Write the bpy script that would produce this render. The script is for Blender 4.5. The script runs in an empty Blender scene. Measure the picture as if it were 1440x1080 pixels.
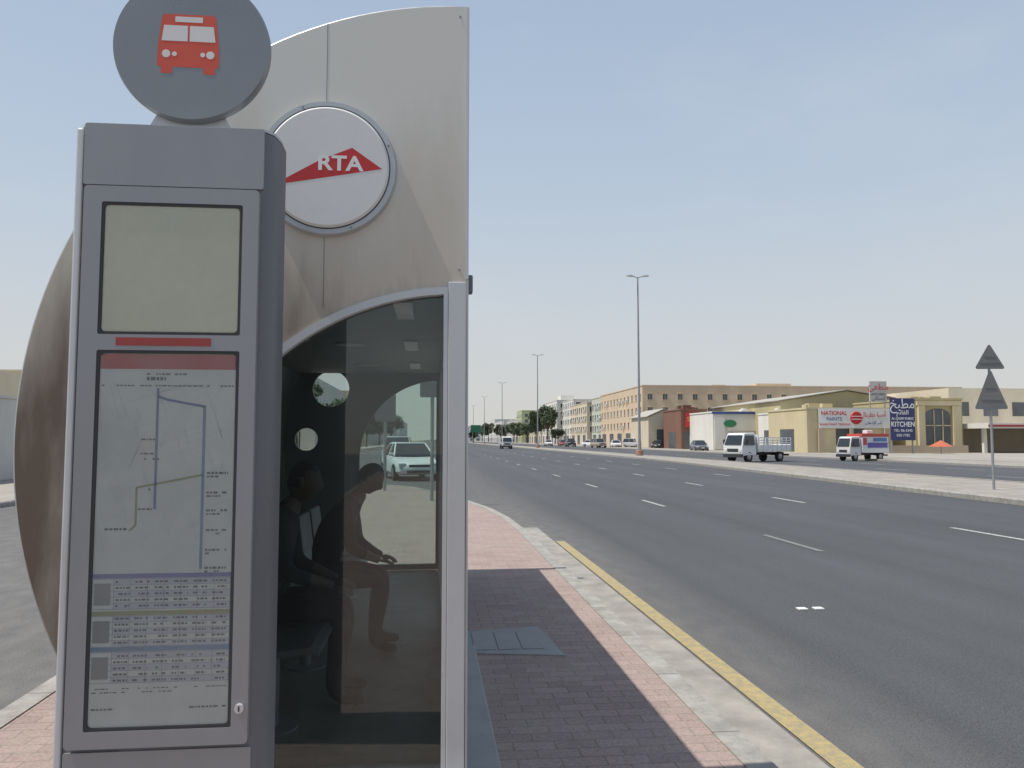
import bpy, bmesh, math, random
from mathutils import Vector, Matrix
random.seed(7)
sc=bpy.context.scene
COL=sc.collection
R=math.radians

# ------------------------------------------------------------ materials
def nodes(name):
    m=bpy.data.materials.new(name); m.use_nodes=True
    return m,m.node_tree.nodes,m.node_tree.links
def mat(name,col,rough=.7,metal=0.,nscale=3.,namt=.12,bump=0.,bscale=60.,spec=.5,col2=None,coat=0,stretch=(1,1,1),dust=0):
    m,n,l=nodes(name); b=n['Principled BSDF']
    b.inputs['Roughness'].default_value=rough; b.inputs['Metallic'].default_value=metal
    b.inputs['Specular IOR Level'].default_value=spec
    b.inputs['Coat Weight'].default_value=coat
    tc=n.new('ShaderNodeTexCoord'); mp=n.new('ShaderNodeMapping'); mp.inputs['Scale'].default_value=stretch
    l.new(tc.outputs['Object'],mp.inputs['Vector'])
    t=n.new('ShaderNodeTexNoise'); t.inputs['Scale'].default_value=nscale; t.inputs['Detail'].default_value=6; t.inputs['Roughness'].default_value=.65
    l.new(mp.outputs[0],t.inputs['Vector'])
    r=n.new('ShaderNodeValToRGB'); r.color_ramp.elements[0].position=.3; r.color_ramp.elements[1].position=.7
    c2=col2 if col2 else tuple(min(1,c*(1+namt)) for c in col)
    c1=col if col2 else tuple(c*(1-namt) for c in col)
    r.color_ramp.elements[0].color=(*c1,1); r.color_ramp.elements[1].color=(*c2,1)
    l.new(t.outputs['Fac'],r.inputs['Fac']); src=r.outputs['Color']
    if dust>0:   # specks of dust and small scratches
        t3=n.new('ShaderNodeTexNoise'); t3.inputs['Scale'].default_value=45; t3.inputs['Detail'].default_value=10; t3.inputs['Roughness'].default_value=.8
        l.new(tc.outputs['Object'],t3.inputs['Vector'])
        q=n.new('ShaderNodeMapRange'); q.inputs['From Min'].default_value=.52; q.inputs['From Max'].default_value=.72; q.inputs['To Max'].default_value=dust; l.new(t3.outputs['Fac'],q.inputs['Value'])
        mx=n.new('ShaderNodeMix'); mx.data_type='RGBA'; l.new(q.outputs[0],mx.inputs['Factor']); l.new(src,mx.inputs['A']); mx.inputs['B'].default_value=(.34,.31,.27,1); src=mx.outputs['Result']
        q2=n.new('ShaderNodeMapRange'); q2.inputs['From Min'].default_value=.3; q2.inputs['From Max'].default_value=.7; q2.inputs['To Min'].default_value=rough*.8; q2.inputs['To Max'].default_value=min(1,rough*1.35); l.new(t.outputs['Fac'],q2.inputs['Value']); l.new(q2.outputs[0],b.inputs['Roughness'])
    l.new(src,b.inputs['Base Color'])
    if bump>0:
        t2=n.new('ShaderNodeTexNoise'); t2.inputs['Scale'].default_value=bscale; t2.inputs['Detail'].default_value=4
        l.new(tc.outputs['Object'],t2.inputs['Vector'])
        bp=n.new('ShaderNodeBump'); bp.inputs['Strength'].default_value=bump; bp.inputs['Distance'].default_value=.01
        l.new(t2.outputs['Fac'],bp.inputs['Height']); l.new(bp.outputs['Normal'],b.inputs['Normal'])
    return m
def glassmat(name,tint,ior=1.5,rough=0.0,haze=0.0,hazecol=(.6,.65,.6)):
    m,n,l=nodes(name); n.remove(n['Principled BSDF']); out=n['Material Output']
    tr=n.new('ShaderNodeBsdfTransparent'); tr.inputs['Color'].default_value=(*tint,1)
    gl=n.new('ShaderNodeBsdfGlossy'); gl.inputs['Roughness'].default_value=rough
    fr=n.new('ShaderNodeFresnel'); fr.inputs['IOR'].default_value=ior
    mx=n.new('ShaderNodeMixShader'); l.new(fr.outputs[0],mx.inputs['Fac'])
    src=tr
    if haze>0:
        tc=n.new('ShaderNodeTexCoord'); t=n.new('ShaderNodeTexNoise'); t.inputs['Scale'].default_value=5; t.inputs['Detail'].default_value=8
        l.new(tc.outputs['Object'],t.inputs['Vector'])
        mr=n.new('ShaderNodeMapRange'); mr.inputs['From Min'].default_value=.3; mr.inputs['From Max'].default_value=.75
        mr.inputs['To Min'].default_value=haze*.5; mr.inputs['To Max'].default_value=haze*1.5
        l.new(t.outputs['Fac'],mr.inputs['Value'])
        d=n.new('ShaderNodeBsdfDiffuse'); d.inputs['Color'].default_value=(*hazecol,1)
        m2=n.new('ShaderNodeMixShader'); l.new(mr.outputs[0],m2.inputs['Fac']); l.new(tr.outputs[0],m2.inputs[1]); l.new(d.outputs[0],m2.inputs[2]); src=m2
    l.new(src.outputs[0],mx.inputs[1]); l.new(gl.outputs[0],mx.inputs[2]); l.new(mx.outputs[0],out.inputs['Surface'])
    return m

def asphalt():
    m,n,l=nodes('asphalt'); b=n['Principled BSDF']; b.inputs['Roughness'].default_value=.85
    tc=n.new('ShaderNodeTexCoord')
    def noise(scale,st=(1,1,1),det=5):
        mp=n.new('ShaderNodeMapping'); mp.inputs['Scale'].default_value=st; l.new(tc.outputs['Object'],mp.inputs['Vector'])
        t=n.new('ShaderNodeTexNoise'); t.inputs['Scale'].default_value=scale; t.inputs['Detail'].default_value=det; l.new(mp.outputs[0],t.inputs['Vector']); return t.outputs['Fac']
    def rng(v,a,bb,c,d):
        x=n.new('ShaderNodeMapRange'); x.inputs['From Min'].default_value=a; x.inputs['From Max'].default_value=bb
        x.inputs['To Min'].default_value=c; x.inputs['To Max'].default_value=d; l.new(v,x.inputs['Value']); return x.outputs[0]
    def mul(a,bb):
        x=n.new('ShaderNodeMath'); x.operation='MULTIPLY'; l.new(a,x.inputs[0]); l.new(bb,x.inputs[1]); return x.outputs[0]
    patch=rng(noise(.12),.3,.7,.92,1.10)
    track=rng(noise(1.1,(1,.012,1),3),.3,.7,.86,1.12)
    grain=rng(noise(85,det=2),.25,.75,.50,1.55)
    grain2=rng(noise(28,det=3),.3,.7,.88,1.12)
    mid=rng(noise(3.0,(1,.35,1)),.3,.7,.96,1.04)
    v=mul(mul(mul(patch,track),mul(grain,mid)),grain2)
    cm=n.new('ShaderNodeMix'); cm.data_type='RGBA'; cm.blend_type='MULTIPLY'; cm.inputs['Factor'].default_value=1
    cm.inputs['A'].default_value=(.068,.070,.076,1)
    cc=n.new('ShaderNodeCombineColor'); l.new(v,cc.inputs[0]); l.new(v,cc.inputs[1]); l.new(v,cc.inputs[2]); l.new(cc.outputs[0],cm.inputs['B'])
    sx=n.new('ShaderNodeSeparateXYZ'); l.new(tc.outputs['Object'],sx.inputs[0])
    e=rng(sx.outputs['X'],1.9,2.9,.62,0.0); ns=rng(noise(5,(1,.5,1),9),.3,.7,.45,.95); dm=mul(e,ns)
    # beyond the end of the kerb (y>14) the dust thins out
    fy=rng(sx.outputs['Y'],13.,24.,1.0,.45); dm=mul(dm,fy)
    fx=n.new('ShaderNodeMix'); fx.data_type='RGBA'; l.new(dm,fx.inputs['Factor']); l.new(cm.outputs['Result'],fx.inputs['A']); fx.inputs['B'].default_value=(.23,.215,.195,1)
    l.new(fx.outputs['Result'],b.inputs['Base Color'])
    bp=n.new('ShaderNodeBump'); bp.inputs['Strength'].default_value=.6; bp.inputs['Distance'].default_value=.01; l.new(grain,bp.inputs['Height']); l.new(bp.outputs[0],b.inputs['Normal'])
    return m
def pavers():
    m,n,l=nodes('pink_pavers'); b=n['Principled BSDF']; b.inputs['Roughness'].default_value=.9
    tc=n.new('ShaderNodeTexCoord')
    br=n.new('ShaderNodeTexBrick'); br.inputs['Scale'].default_value=1; br.inputs['Brick Width'].default_value=.205; br.inputs['Row Height'].default_value=.105
    br.inputs['Mortar Size'].default_value=.0045; br.inputs['Mortar Smooth'].default_value=.3; br.inputs['Bias'].default_value=0
    br.inputs['Color1'].default_value=(.34,.245,.225,1); br.inputs['Color2'].default_value=(.27,.195,.178,1); br.inputs['Mortar'].default_value=(.19,.155,.13,1)
    l.new(tc.outputs['Object'],br.inputs['Vector'])
    t=n.new('ShaderNodeTexNoise'); t.inputs['Scale'].default_value=1.7; t.inputs['Detail'].default_value=9; t.inputs['Roughness'].default_value=.7
    l.new(tc.outputs['Object'],t.inputs['Vector'])
    r=n.new('ShaderNodeMapRange'); r.inputs['From Min'].default_value=.40; r.inputs['From Max'].default_value=.72; r.inputs['To Min'].default_value=.05; r.inputs['To Max'].default_value=.65
    l.new(t.outputs['Fac'],r.inputs['Value'])
    mx=n.new('ShaderNodeMix'); mx.data_type='RGBA'; l.new(r.outputs[0],mx.inputs['Factor']); l.new(br.outputs['Color'],mx.inputs['A']); mx.inputs['B'].default_value=(.35,.30,.255,1)
    t2=n.new('ShaderNodeTexNoise'); t2.inputs['Scale'].default_value=60; t2.inputs['Detail'].default_value=3; l.new(tc.outputs['Object'],t2.inputs['Vector'])
    g=n.new('ShaderNodeMapRange'); g.inputs['From Min'].default_value=.3; g.inputs['From Max'].default_value=.7; g.inputs['To Min'].default_value=.82; g.inputs['To Max'].default_value=1.15; l.new(t2.outputs['Fac'],g.inputs['Value'])
    vm=n.new('ShaderNodeVectorMath'); vm.operation='SCALE'; l.new(mx.outputs['Result'],vm.inputs[0]); l.new(g.outputs[0],vm.inputs['Scale'])
    l.new(vm.outputs[0],b.inputs['Base Color'])
    bp=n.new('ShaderNodeBump'); bp.inputs['Strength'].default_value=.5; bp.inputs['Distance'].default_value=.006; bp.invert=True
    l.new(br.outputs['Fac'],bp.inputs['Height']); l.new(bp.outputs[0],b.inputs['Normal'])
    return m
def kerbmat():
    m,n,l=nodes('kerb_concrete'); b=n['Principled BSDF']; b.inputs['Roughness'].default_value=.9
    tc=n.new('ShaderNodeTexCoord'); mp=n.new('ShaderNodeMapping'); l.new(tc.outputs['Object'],mp.inputs[0])
    sx=n.new('ShaderNodeSeparateXYZ'); l.new(mp.outputs[0],sx.inputs[0])
    md=n.new('ShaderNodeMath'); md.operation='FRACT'; l.new(sx.outputs['Y'],md.inputs[0])
    lt=n.new('ShaderNodeMath'); lt.operation='LESS_THAN'; lt.inputs[1].default_value=.012; l.new(md.outputs[0],lt.inputs[0])
    t=n.new('ShaderNodeTexNoise'); t.inputs['Scale'].default_value=6; t.inputs['Detail'].default_value=10; t.inputs['Roughness'].default_value=.75; l.new(tc.outputs['Object'],t.inputs[0])
    r=n.new('ShaderNodeValToRGB'); r.color_ramp.elements[0].position=.32; r.color_ramp.elements[1].position=.66
    r.color_ramp.elements[0].color=(.20,.185,.165,1); r.color_ramp.elements[1].color=(.38,.365,.335,1); l.new(t.outputs[0],r.inputs[0])
    mx=n.new('ShaderNodeMix'); mx.data_type='RGBA'; l.new(lt.outputs[0],mx.inputs['Factor']); l.new(r.outputs[0],mx.inputs['A']); mx.inputs['B'].default_value=(.14,.13,.12,1)
    l.new(mx.outputs['Result'],b.inputs['Base Color'])
    bp=n.new('ShaderNodeBump'); bp.inputs['Strength'].default_value=.5; bp.inputs['Distance'].default_value=.012; l.new(t.outputs[0],bp.inputs['Height']); l.new(bp.outputs[0],b.inputs['Normal'])
    return m
def paintmark(name,col,thr=.5,base=(.11,.105,.10)):
    m,n,l=nodes(name); b=n['Principled BSDF']; b.inputs['Roughness'].default_value=.75
    tc=n.new('ShaderNodeTexCoord'); t=n.new('ShaderNodeTexNoise'); t.inputs['Scale'].default_value=14; t.inputs['Detail'].default_value=9; t.inputs['Roughness'].default_value=.8
    l.new(tc.outputs['Object'],t.inputs[0])
    r=n.new('ShaderNodeValToRGB'); r.color_ramp.elements[0].position=thr-.08; r.color_ramp.elements[1].position=thr+.06
    r.color_ramp.elements[0].color=tuple(c*.35+d*.65 for c,d in zip(col,base))+(1,); r.color_ramp.elements[1].color=(*col,1)
    l.new(t.outputs[0],r.inputs[0]); l.new(r.outputs[0],b.inputs['Base Color']); return m
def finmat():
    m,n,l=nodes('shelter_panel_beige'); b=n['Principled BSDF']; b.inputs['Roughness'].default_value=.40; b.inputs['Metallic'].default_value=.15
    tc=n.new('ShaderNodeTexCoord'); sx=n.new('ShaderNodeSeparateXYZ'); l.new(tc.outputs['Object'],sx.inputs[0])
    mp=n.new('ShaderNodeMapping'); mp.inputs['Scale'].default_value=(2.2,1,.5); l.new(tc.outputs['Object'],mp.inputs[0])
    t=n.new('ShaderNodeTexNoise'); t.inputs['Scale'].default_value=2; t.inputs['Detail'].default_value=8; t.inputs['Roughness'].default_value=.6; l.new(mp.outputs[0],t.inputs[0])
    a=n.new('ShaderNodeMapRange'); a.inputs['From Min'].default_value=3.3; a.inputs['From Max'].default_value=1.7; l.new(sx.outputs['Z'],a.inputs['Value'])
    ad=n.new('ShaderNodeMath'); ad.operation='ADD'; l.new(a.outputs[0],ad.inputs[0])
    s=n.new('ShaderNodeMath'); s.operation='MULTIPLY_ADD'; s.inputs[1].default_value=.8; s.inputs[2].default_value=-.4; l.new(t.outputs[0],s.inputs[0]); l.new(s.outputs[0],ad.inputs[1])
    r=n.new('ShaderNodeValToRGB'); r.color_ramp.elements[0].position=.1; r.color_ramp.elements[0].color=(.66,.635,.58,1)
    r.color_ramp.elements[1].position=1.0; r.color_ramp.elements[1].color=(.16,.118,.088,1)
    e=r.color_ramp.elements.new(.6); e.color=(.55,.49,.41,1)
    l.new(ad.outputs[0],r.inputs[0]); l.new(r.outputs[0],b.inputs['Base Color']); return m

M={}
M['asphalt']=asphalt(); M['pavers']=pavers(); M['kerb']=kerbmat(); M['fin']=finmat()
M['sand']=mat('sand_ground',(.34,.30,.25),.95,nscale=.15,namt=.15)
M['lot']=mat('concrete_lot',(.31,.285,.25),.95,nscale=.3,namt=.18,stretch=(1,.5,1))
M['median']=mat('median_pavers',(.28,.255,.225),.95,nscale=1.2,namt=.25,bump=.4,bscale=20)
M['gutter']=mat('gutter_concrete',(.28,.26,.23),.95,nscale=3,namt=.28,bump=.3,bscale=80,dust=.4)
M['plinth']=mat('plinth_concrete',(.30,.30,.295),.9,nscale=4,namt=.15,dust=.4)
M['ifloor']=mat('shelter_floor',(.24,.21,.185),.6,nscale=4,namt=.15)
M['white_mark']=paintmark('white_road_paint',(.45,.45,.44),.5)
M['yellow_mark']=paintmark('yellow_road_paint',(.40,.31,.13),.52,(.22,.20,.16))
M['alu']=mat('brushed_aluminium',(.48,.49,.50),.38,.35,nscale=2,namt=.06,stretch=(6,6,.6),dust=.1)
M['alu_dark']=mat('painted_metal_grey',(.285,.29,.305),.38,.3,nscale=2,namt=.05,stretch=(3,3,.6),dust=.12)
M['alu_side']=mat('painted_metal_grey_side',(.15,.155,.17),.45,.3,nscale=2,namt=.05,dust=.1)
M['alu_light']=mat('light_aluminium',(.57,.58,.59),.36,.25,nscale=3,namt=.05,dust=.1)
M['disc']=mat('sign_disc_grey',(.235,.25,.26),.28,.4,nscale=2,namt=.05,dust=.06)
M['gasket']=mat('black_gasket',(.035,.037,.04),.6)
M['poster']=mat('poster_paper',(.70,.725,.72),.8,nscale=9,namt=.06)
M['poster_grey']=mat('poster_faint_streets',(.60,.64,.66),.8)
M['pane_cream']=mat('panel_cream_painted_glow',(.80,.80,.66),.5,nscale=3,namt=.07)  # base colour raised to stand in for a backlight; nothing glows
M['red']=mat('sign_red',(.52,.03,.03),.5)
M['red2']=mat('faded_red',(.33,.05,.045),.5)
M['redh']=mat('poster_header_red',(.52,.045,.05),.6)
M['iconred']=mat('icon_red',(.60,.085,.05),.5)
M['white']=mat('white_paint',(.78,.78,.77),.45,namt=.03)
M['offwhite']=mat('sign_face_white',(.70,.695,.68),.4,nscale=2,namt=.05,dust=.12)
M['ink']=mat('dark_ink',(.12,.13,.16),.8)
M['blue']=mat('route_blue',(.15,.19,.40),.8)
M['lblue']=mat('route_light_blue',(.17,.29,.47),.8)
M['olive']=mat('route_olive',(.35,.36,.20),.8)
M['purple']=mat('band_purple',(.22,.21,.46),.8)
M['glass']=glassmat('tinted_shelter_glass',(.74,.80,.785),1.6,0,.02,(.5,.5,.48))
M['glass2']=glassmat('side_shelter_glass',(.88,.93,.91),1.35)
M['posterglass']=glassmat('hazy_cover_glass',(.97,.98,.975),1.4,.05,.10,(.68,.71,.69))
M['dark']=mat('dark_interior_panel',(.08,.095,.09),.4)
M['ceiling']=mat('ceiling_panel',(.24,.24,.23),.6)
M['pole']=mat('galvanised_pole',(.32,.33,.34),.5,.4)
M['signback']=mat('sign_back_grey',(.20,.20,.20),.6,.3,dust=.2)
M['rubber']=mat('tyre_rubber',(.025,.025,.026),.85)
M['rim']=mat('wheel_rim',(.35,.35,.36),.35,.7)
M['cglass']=mat('vehicle_glass',(.02,.025,.03),.08,spec=.8)
M['headl']=mat('headlamp_lens',(.6,.62,.62),.15)
M['taill']=mat('tail_lamp_lens',(.4,.02,.02),.25)
M['wpane']=mat('window_glass_dark',(.10,.11,.12),.25,nscale=.3,namt=.4)
def wall(name,c,s=.4): return mat(name,c,.9,nscale=s,namt=.10,stretch=(1,1,.4))

# ------------------------------------------------------------ mesh helpers
def empty(name,loc=(0,0,0),rz=0):
    e=bpy.data.objects.new(name,None); e.location=loc; e.rotation_euler=(0,0,rz); e.empty_display_size=.2; COL.objects.link(e); return e
def link(o,parent,local):
    COL.objects.link(o)
    if parent:
        o.parent=parent
        if not local: o.matrix_parent_inverse=Matrix.Translation(-Vector(parent.location))
    return o
class B:
    def __init__(s): s.v=[]; s.f=[]; s.m=[]
    def add(s,vs,fs,mi=0):
        k=len(s.v); s.v+= [tuple(v) for v in vs]; s.f+=[tuple(i+k for i in f) for f in fs]; s.m+=[mi]*len(fs); return s
    def box(s,x0,x1,y0,y1,z0,z1,mi=0):
        return s.add([(x0,y0,z0),(x1,y0,z0),(x1,y1,z0),(x0,y1,z0),(x0,y0,z1),(x1,y0,z1),(x1,y1,z1),(x0,y1,z1)],
          [(0,3,2,1),(4,5,6,7),(0,1,5,4),(1,2,6,5),(2,3,7,6),(3,0,4,7)],mi)
    def quad(s,a,b,c,d,mi=0): return s.add([a,b,c,d],[(0,1,2,3)],mi)
    def cyl(s,p,q,r0,r1=None,n=16,mi=0,caps=True):
        r1=r0 if r1 is None else r1; p=Vector(p);q=Vector(q); d=(q-p).normalized()
        a=d.orthogonal().normalized(); b=d.cross(a)
        vs=[p+(a*math.cos(2*math.pi*i/n)+b*math.sin(2*math.pi*i/n))*r0 for i in range(n)]+[q+(a*math.cos(2*math.pi*i/n)+b*math.sin(2*math.pi*i/n))*r1 for i in range(n)]
        fs=[(i,(i+1)%n,n+(i+1)%n,n+i) for i in range(n)]
        if caps: fs+=[tuple(range(n-1,-1,-1)),tuple(range(n,2*n))]
        return s.add(vs,fs,mi)
    def prism(s,poly,z0,z1,mi=0):
        n=len(poly); vs=[(x,y,z0) for x,y in poly]+[(x,y,z1) for x,y in poly]
        return s.add(vs,[(i,(i+1)%n,n+(i+1)%n,n+i) for i in range(n)]+[tuple(range(n-1,-1,-1)),tuple(range(n,2*n))],mi)
    def loft(s,rings,mi=0,caps=True):
        n=len(rings[0]); k=0; vs=[p for r in rings for p in r]; fs=[]
        for j in range(len(rings)-1):
            for i in range(n): fs.append((j*n+i,j*n+(i+1)%n,(j+1)*n+(i+1)%n,(j+1)*n+i))
        if caps: fs+=[tuple(range(n-1,-1,-1)),tuple((len(rings)-1)*n+i for i in range(n))]
        return s.add(vs,fs,mi)
    def obj(s,name,mats,parent=None,local=False,smooth=False,bevel=0,fix=True):
        me=bpy.data.meshes.new(name); me.from_pydata(s.v,[],s.f)
        if not isinstance(mats,(list,tuple)): mats=[mats]
        for m in mats: me.materials.append(m)
        for p,mi in zip(me.polygons,s.m): p.material_index=mi
        if fix:
            bm=bmesh.new(); bm.from_mesh(me); bmesh.ops.recalc_face_normals(bm,faces=bm.faces); bm.to_mesh(me); bm.free()
        o=bpy.data.objects.new(name,me); link(o,parent,local)
        if smooth:
            for p in me.polygons: p.use_smooth=True
            md=o.modifiers.new('ws','EDGE_SPLIT'); md.split_angle=R(35)
        if bevel:
            md=o.modifiers.new('bv','BEVEL'); md.width=bevel; md.segments=2; md.limit_method='ANGLE'; md.angle_limit=R(40)
        return o
def shape(name,loops,y,thick,m,parent=None,local=False):
    """flat panel in the x-z plane made from closed loops (holes allowed); front at y, thickness backwards"""
    cu=bpy.data.curves.new(name,'CURVE'); cu.dimensions='2D'; cu.fill_mode='BOTH'; cu.extrude=thick/2
    for lp in loops:
        sp=cu.splines.new('POLY'); sp.points.add(len(lp)-1)
        for p,(x,z) in zip(sp.points,lp): p.co=(x,z,0,1)
        sp.use_cyclic_u=True
    o=bpy.data.objects.new('tmp',cu); COL.objects.link(o); bpy.context.view_layer.update()
    me=bpy.data.meshes.new_from_object(o.evaluated_get(bpy.context.evaluated_depsgraph_get()))
    bpy.data.objects.remove(o); me.name=name
    me.transform(Matrix.Translation((0,y+thick/2,0))@Matrix.Rotation(R(90),4,'X'))
    me.materials.clear(); me.materials.append(m)
    return link(bpy.data.objects.new(name,me),parent,local)
def text(name,s,size,m,loc,parent=None,local=False,rot=(R(90),0,0),ext=.0008,align='CENTER',sx=1,off=0):
    cu=bpy.data.curves.new(name,'FONT'); cu.body=s; cu.size=size; cu.extrude=ext; cu.align_x=align; cu.align_y='CENTER'; cu.offset=off
    cu.materials.append(m)
    o=bpy.data.objects.new(name,cu); o.location=loc; o.rotation_euler=rot; o.scale=(sx,1,1); return link(o,parent,local)
def circ(cx,cz,r,n=64,rz=None):
    rz=rz or r; return [(cx+r*math.cos(2*math.pi*i/n),cz+rz*math.sin(2*math.pi*i/n)) for i in range(n)]
def rect(x0,x1,z0,z1,r=0,n=5):
    if r<=0: return [(x0,z0),(x1,z0),(x1,z1),(x0,z1)]
    o=[]
    for cx,cz,a in((x1-r,z0+r,-90),(x1-r,z1-r,0),(x0+r,z1-r,90),(x0+r,z0+r,180)):
        for i in range(n+1):
            t=R(a+90*i/n); o.append((cx+r*math.cos(t),cz+r*math.sin(t)))
    return o

# ------------------------------------------------------------ ground, roads
B().quad((-3000,-3000,-.03),(3000,-3000,-.03),(3000,3000,-.03),(-3000,3000,-.03)).obj('ground',M['sand'])
B().quad((-10.2,-80,0),(33.2,-80,0),(33.2,2200,0),(-10.2,2200,0)).obj('road',M['asphalt'])
def offset(poly,d):
    n=len(poly); o=[]
    for i in range(n):
        p0=Vector(poly[i-1]);p1=Vector(poly[i]);p2=Vector(poly[(i+1)%n])
        a=(p1-p0).normalized(); b=(p2-p1).normalized(); na=Vector((-a.y,a.x)); nb=Vector((-b.y,b.x)); nn=(na+nb).normalized()
        o.append(tuple(p1+nn*(d/max(.4,nn.dot(na)))))
    return o
def kerbed(name,poly,top,kw,hk,mtop):
    inner=offset(poly,kw)
    n=len(poly); b=B()
    low=-.02; ch=.03
    mid=offset(poly,ch)
    vs=[(x,y,low) for x,y in poly]+[(x,y,hk-ch) for x,y in poly]+[(x,y,hk) for x,y in mid]+[(x,y,hk) for x,y in inner]+[(x,y,low) for x,y in inner]
    fs=[]
    for k in range(4):
        for i in range(n): fs.append((k*n+i,k*n+(i+1)%n,(k+1)*n+(i+1)%n,(k+1)*n+i))
    b.add(vs,fs); b.obj(name+'_kerb',M['kerb'])
    B().prism([(x,y) for x,y in inner],low,top).obj(name,mtop)
isl=[(-2.35,-30),(1.6,-30),(1.6,13),(1.53,15.2),(1.35,17.2),(1.02,19.2),(.6,21.2),(.15,23.2),(-.5,25.2),(-1.2,26.4),(-1.9,26.4),(-2.35,25.2)]
kerbed('pavement',isl,.12,.17,.127,M['pavers'])
med=[(14.2,-70),(20.3,-70),(20.3,2100),(17.1,2100),(17.1,62),(16.4,48),(15.4,34),(14.5,22),(14.2,16)]
kerbed('median',med,.12,.2,.15,M['median'])
kerbed('far_pavement',[(33,-70),(38.5,-70),(38.5,700),(33,700)],.12,.2,.14,M['median'])
B().quad((38.7,-60,.01),(160,-60,.01),(160,900,.01),(38.7,900,.01)).obj('forecourt_ground',M['lot'])
kerbed('left_pavement',[(-15.4,-70),(-10,-70),(-10,900),(-15.4,900)],.12,.17,.135,M['lot'])
B().quad((1.6,-30,.004),(1.95,-30,.004),(1.95,14.5,.004),(1.6,14.5,.004)).obj('gutter_strip',M['gutter'])
b=B(); 
y=-20
while y<12.4:
    b.quad((1.97,y,.008),(2.11,y,.008),(2.11,y+.5,.008),(1.97,y+.5,.008)); y+=.5
b.obj('yellow_edge_line',M['yellow_mark'])
b=B()
def dash(x,s0,L=3.0,step=9.0,end=500,w=.12):
    s=s0
    while s<end:
        b.quad((x-w/2,s,.006),(x+w/2,s,.006),(x+w/2,s+L,.006),(x-w/2,s+L,.006)); s+=step
dash(5.58,18.7,2.0,7.7,w=.10); dash(9.42,11.8,1.9,7.6); dash(13.1,34,2.0,7.6)
for x in (24.5,28.7): dash(x,12,3,9)
b.quad((16.85,64,.006),(16.97,64,.006),(16.97,700,.006),(16.85,700,.006))
b.quad((20.6,-60,.006),(20.72,-60,.006),(20.72,700,.006),(20.6,700,.006))
b.quad((32.5,-60,.006),(32.62,-60,.006),(32.62,700,.006),(32.5,700,.006))
b.obj('lane_markings',M['white_mark'])
b=B(); b.quad((5.53,11.0,.006),(5.63,11.0,.006),(5.63,13.0,.006),(5.53,13.0,.006)); b.obj('worn_lane_marking',paintmark('worn_white_paint',(.20,.20,.195),.5))
b=B()
for x in (3.5,3.66): b.box(x-.045,x+.045,7.28,7.36,0,.015)
b.obj('road_studs',M['offwhite'],bevel=.004)
e=empty('utility_cover',(.55,6.0,.12))
B().prism([(.28,5.62),(.93,5.5),(.86,6.35),(.28,6.25)],.10,.128).obj('frame',M['plinth'],e)
b=B()
for i in range(3):
    b.box(.32+.17*i,.32+.17*i+.155,5.68,6.18,.128,.133)
b.obj('lids',M['plinth'],e,bevel=.003)

# ------------------------------------------------------------ bus shelter
SY=3.4; SE=9.0; CX=.153; CZ=1.60; RA=1.815; RB=1.905
def outline(dx=0):
    pts=[(CX,.16)]
    pts.append((CX,CZ+RB))
    a0=90; zb=.16
    a1=180+math.degrees(math.asin((CZ-zb)/RB))
    for i in range(1,65):
        a=R(a0+(a1-a0)*i/64); pts.append((CX+RA*math.cos(a),CZ+RB*math.sin(a)))
    return pts
OX=.118; OZ=1.077; OR=1.171; XR=.068
def arch(r,x_r,zb):
    pts=[(x_r,zb)]
    a0=math.degrees(math.acos((x_r-OX)/r))
    for i in range(0,41):
        a=R(a0+(180-a0)*i/40); pts.append((OX+r*math.cos(a),OZ+r*math.sin(a)))
    pts.append((OX-r,zb)); return pts
sh=empty('bus_shelter',(-.7,6.2,.12))
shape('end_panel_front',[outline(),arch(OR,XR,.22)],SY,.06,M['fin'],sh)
holes=[circ(-1.10,2.16,.20),circ(-1.36,1.60,.125)]
FO=[(XR,.22)]
for i in range(0,33):
    a=R(92+(180-92)*i/32); FO.append((.10+.88*math.cos(a),1.38+.88*math.sin(a)))
FO.append((-.78,.22))
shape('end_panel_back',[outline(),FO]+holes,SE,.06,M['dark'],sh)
shape('arch_frame',[arch(OR+.006,XR+.004,.2),arch(OR-.026,XR-.014,.23)],SY-.012,.05,M['alu_light'],sh)
B().box(XR+.006,CX-.004,SY-.016,SY-.003,.17,2.275).obj('door_post',M['alu_light'],sh,bevel=.004)
def tube(name,pts,r,m,parent,local=False,n=8):
    cu=bpy.data.curves.new(name,'CURVE'); cu.dimensions='3D'; cu.bevel_depth=r; cu.bevel_resolution=2; cu.use_fill_caps=True
    sp=cu.splines.new('POLY'); sp.points.add(len(pts)-1)
    for p,c in zip(sp.points,pts): p.co=(*c,1)
    cu.materials.append(m); return link(bpy.data.objects.new(name,cu),parent,local)
ol=outline()
tube('rim_front',[(x,SY+.012,z) for x,z in ol],.010,M['alu'],sh)
B().box(CX-.006,CX+.007,SY-.006,SY+.06,2.29,3.50).obj('edge_trim',M['alu_light'],sh)
b=B()
b.box(-.4545,-.4525,SY-.0010,SY+.002,3.05,3.40).box(-.4545,-.4525,SY-.0010,SY+.002,2.155,2.47)
b.obj('panel_seams',M['alu_side'],sh)
b=B()
for x,z in ((.12,3.46),(.12,2.33)): b.cyl((x,SY-.003,z),(x,SY+.001,z),.005,n=10)
b.obj('panel_screws',M['alu_dark'],sh)
DC=(-.443,2.752)
def disc(name,r,y0,y1,m,rr=None,n=72):
    b=B(); b.cyl((DC[0],y0,DC[1]),(DC[0],y1,DC[1]),r,rr or r,n=n); return b.obj(name,m,sh,smooth=True)
disc('roundel_ring',.287,SY-.030,SY+.001,M['alu'],.295)
disc('roundel_groove',.266,SY-.032,SY-.029,M['gasket'])
disc('roundel_face',.252,SY-.042,SY-.031,M['offwhite'],.262)
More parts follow.
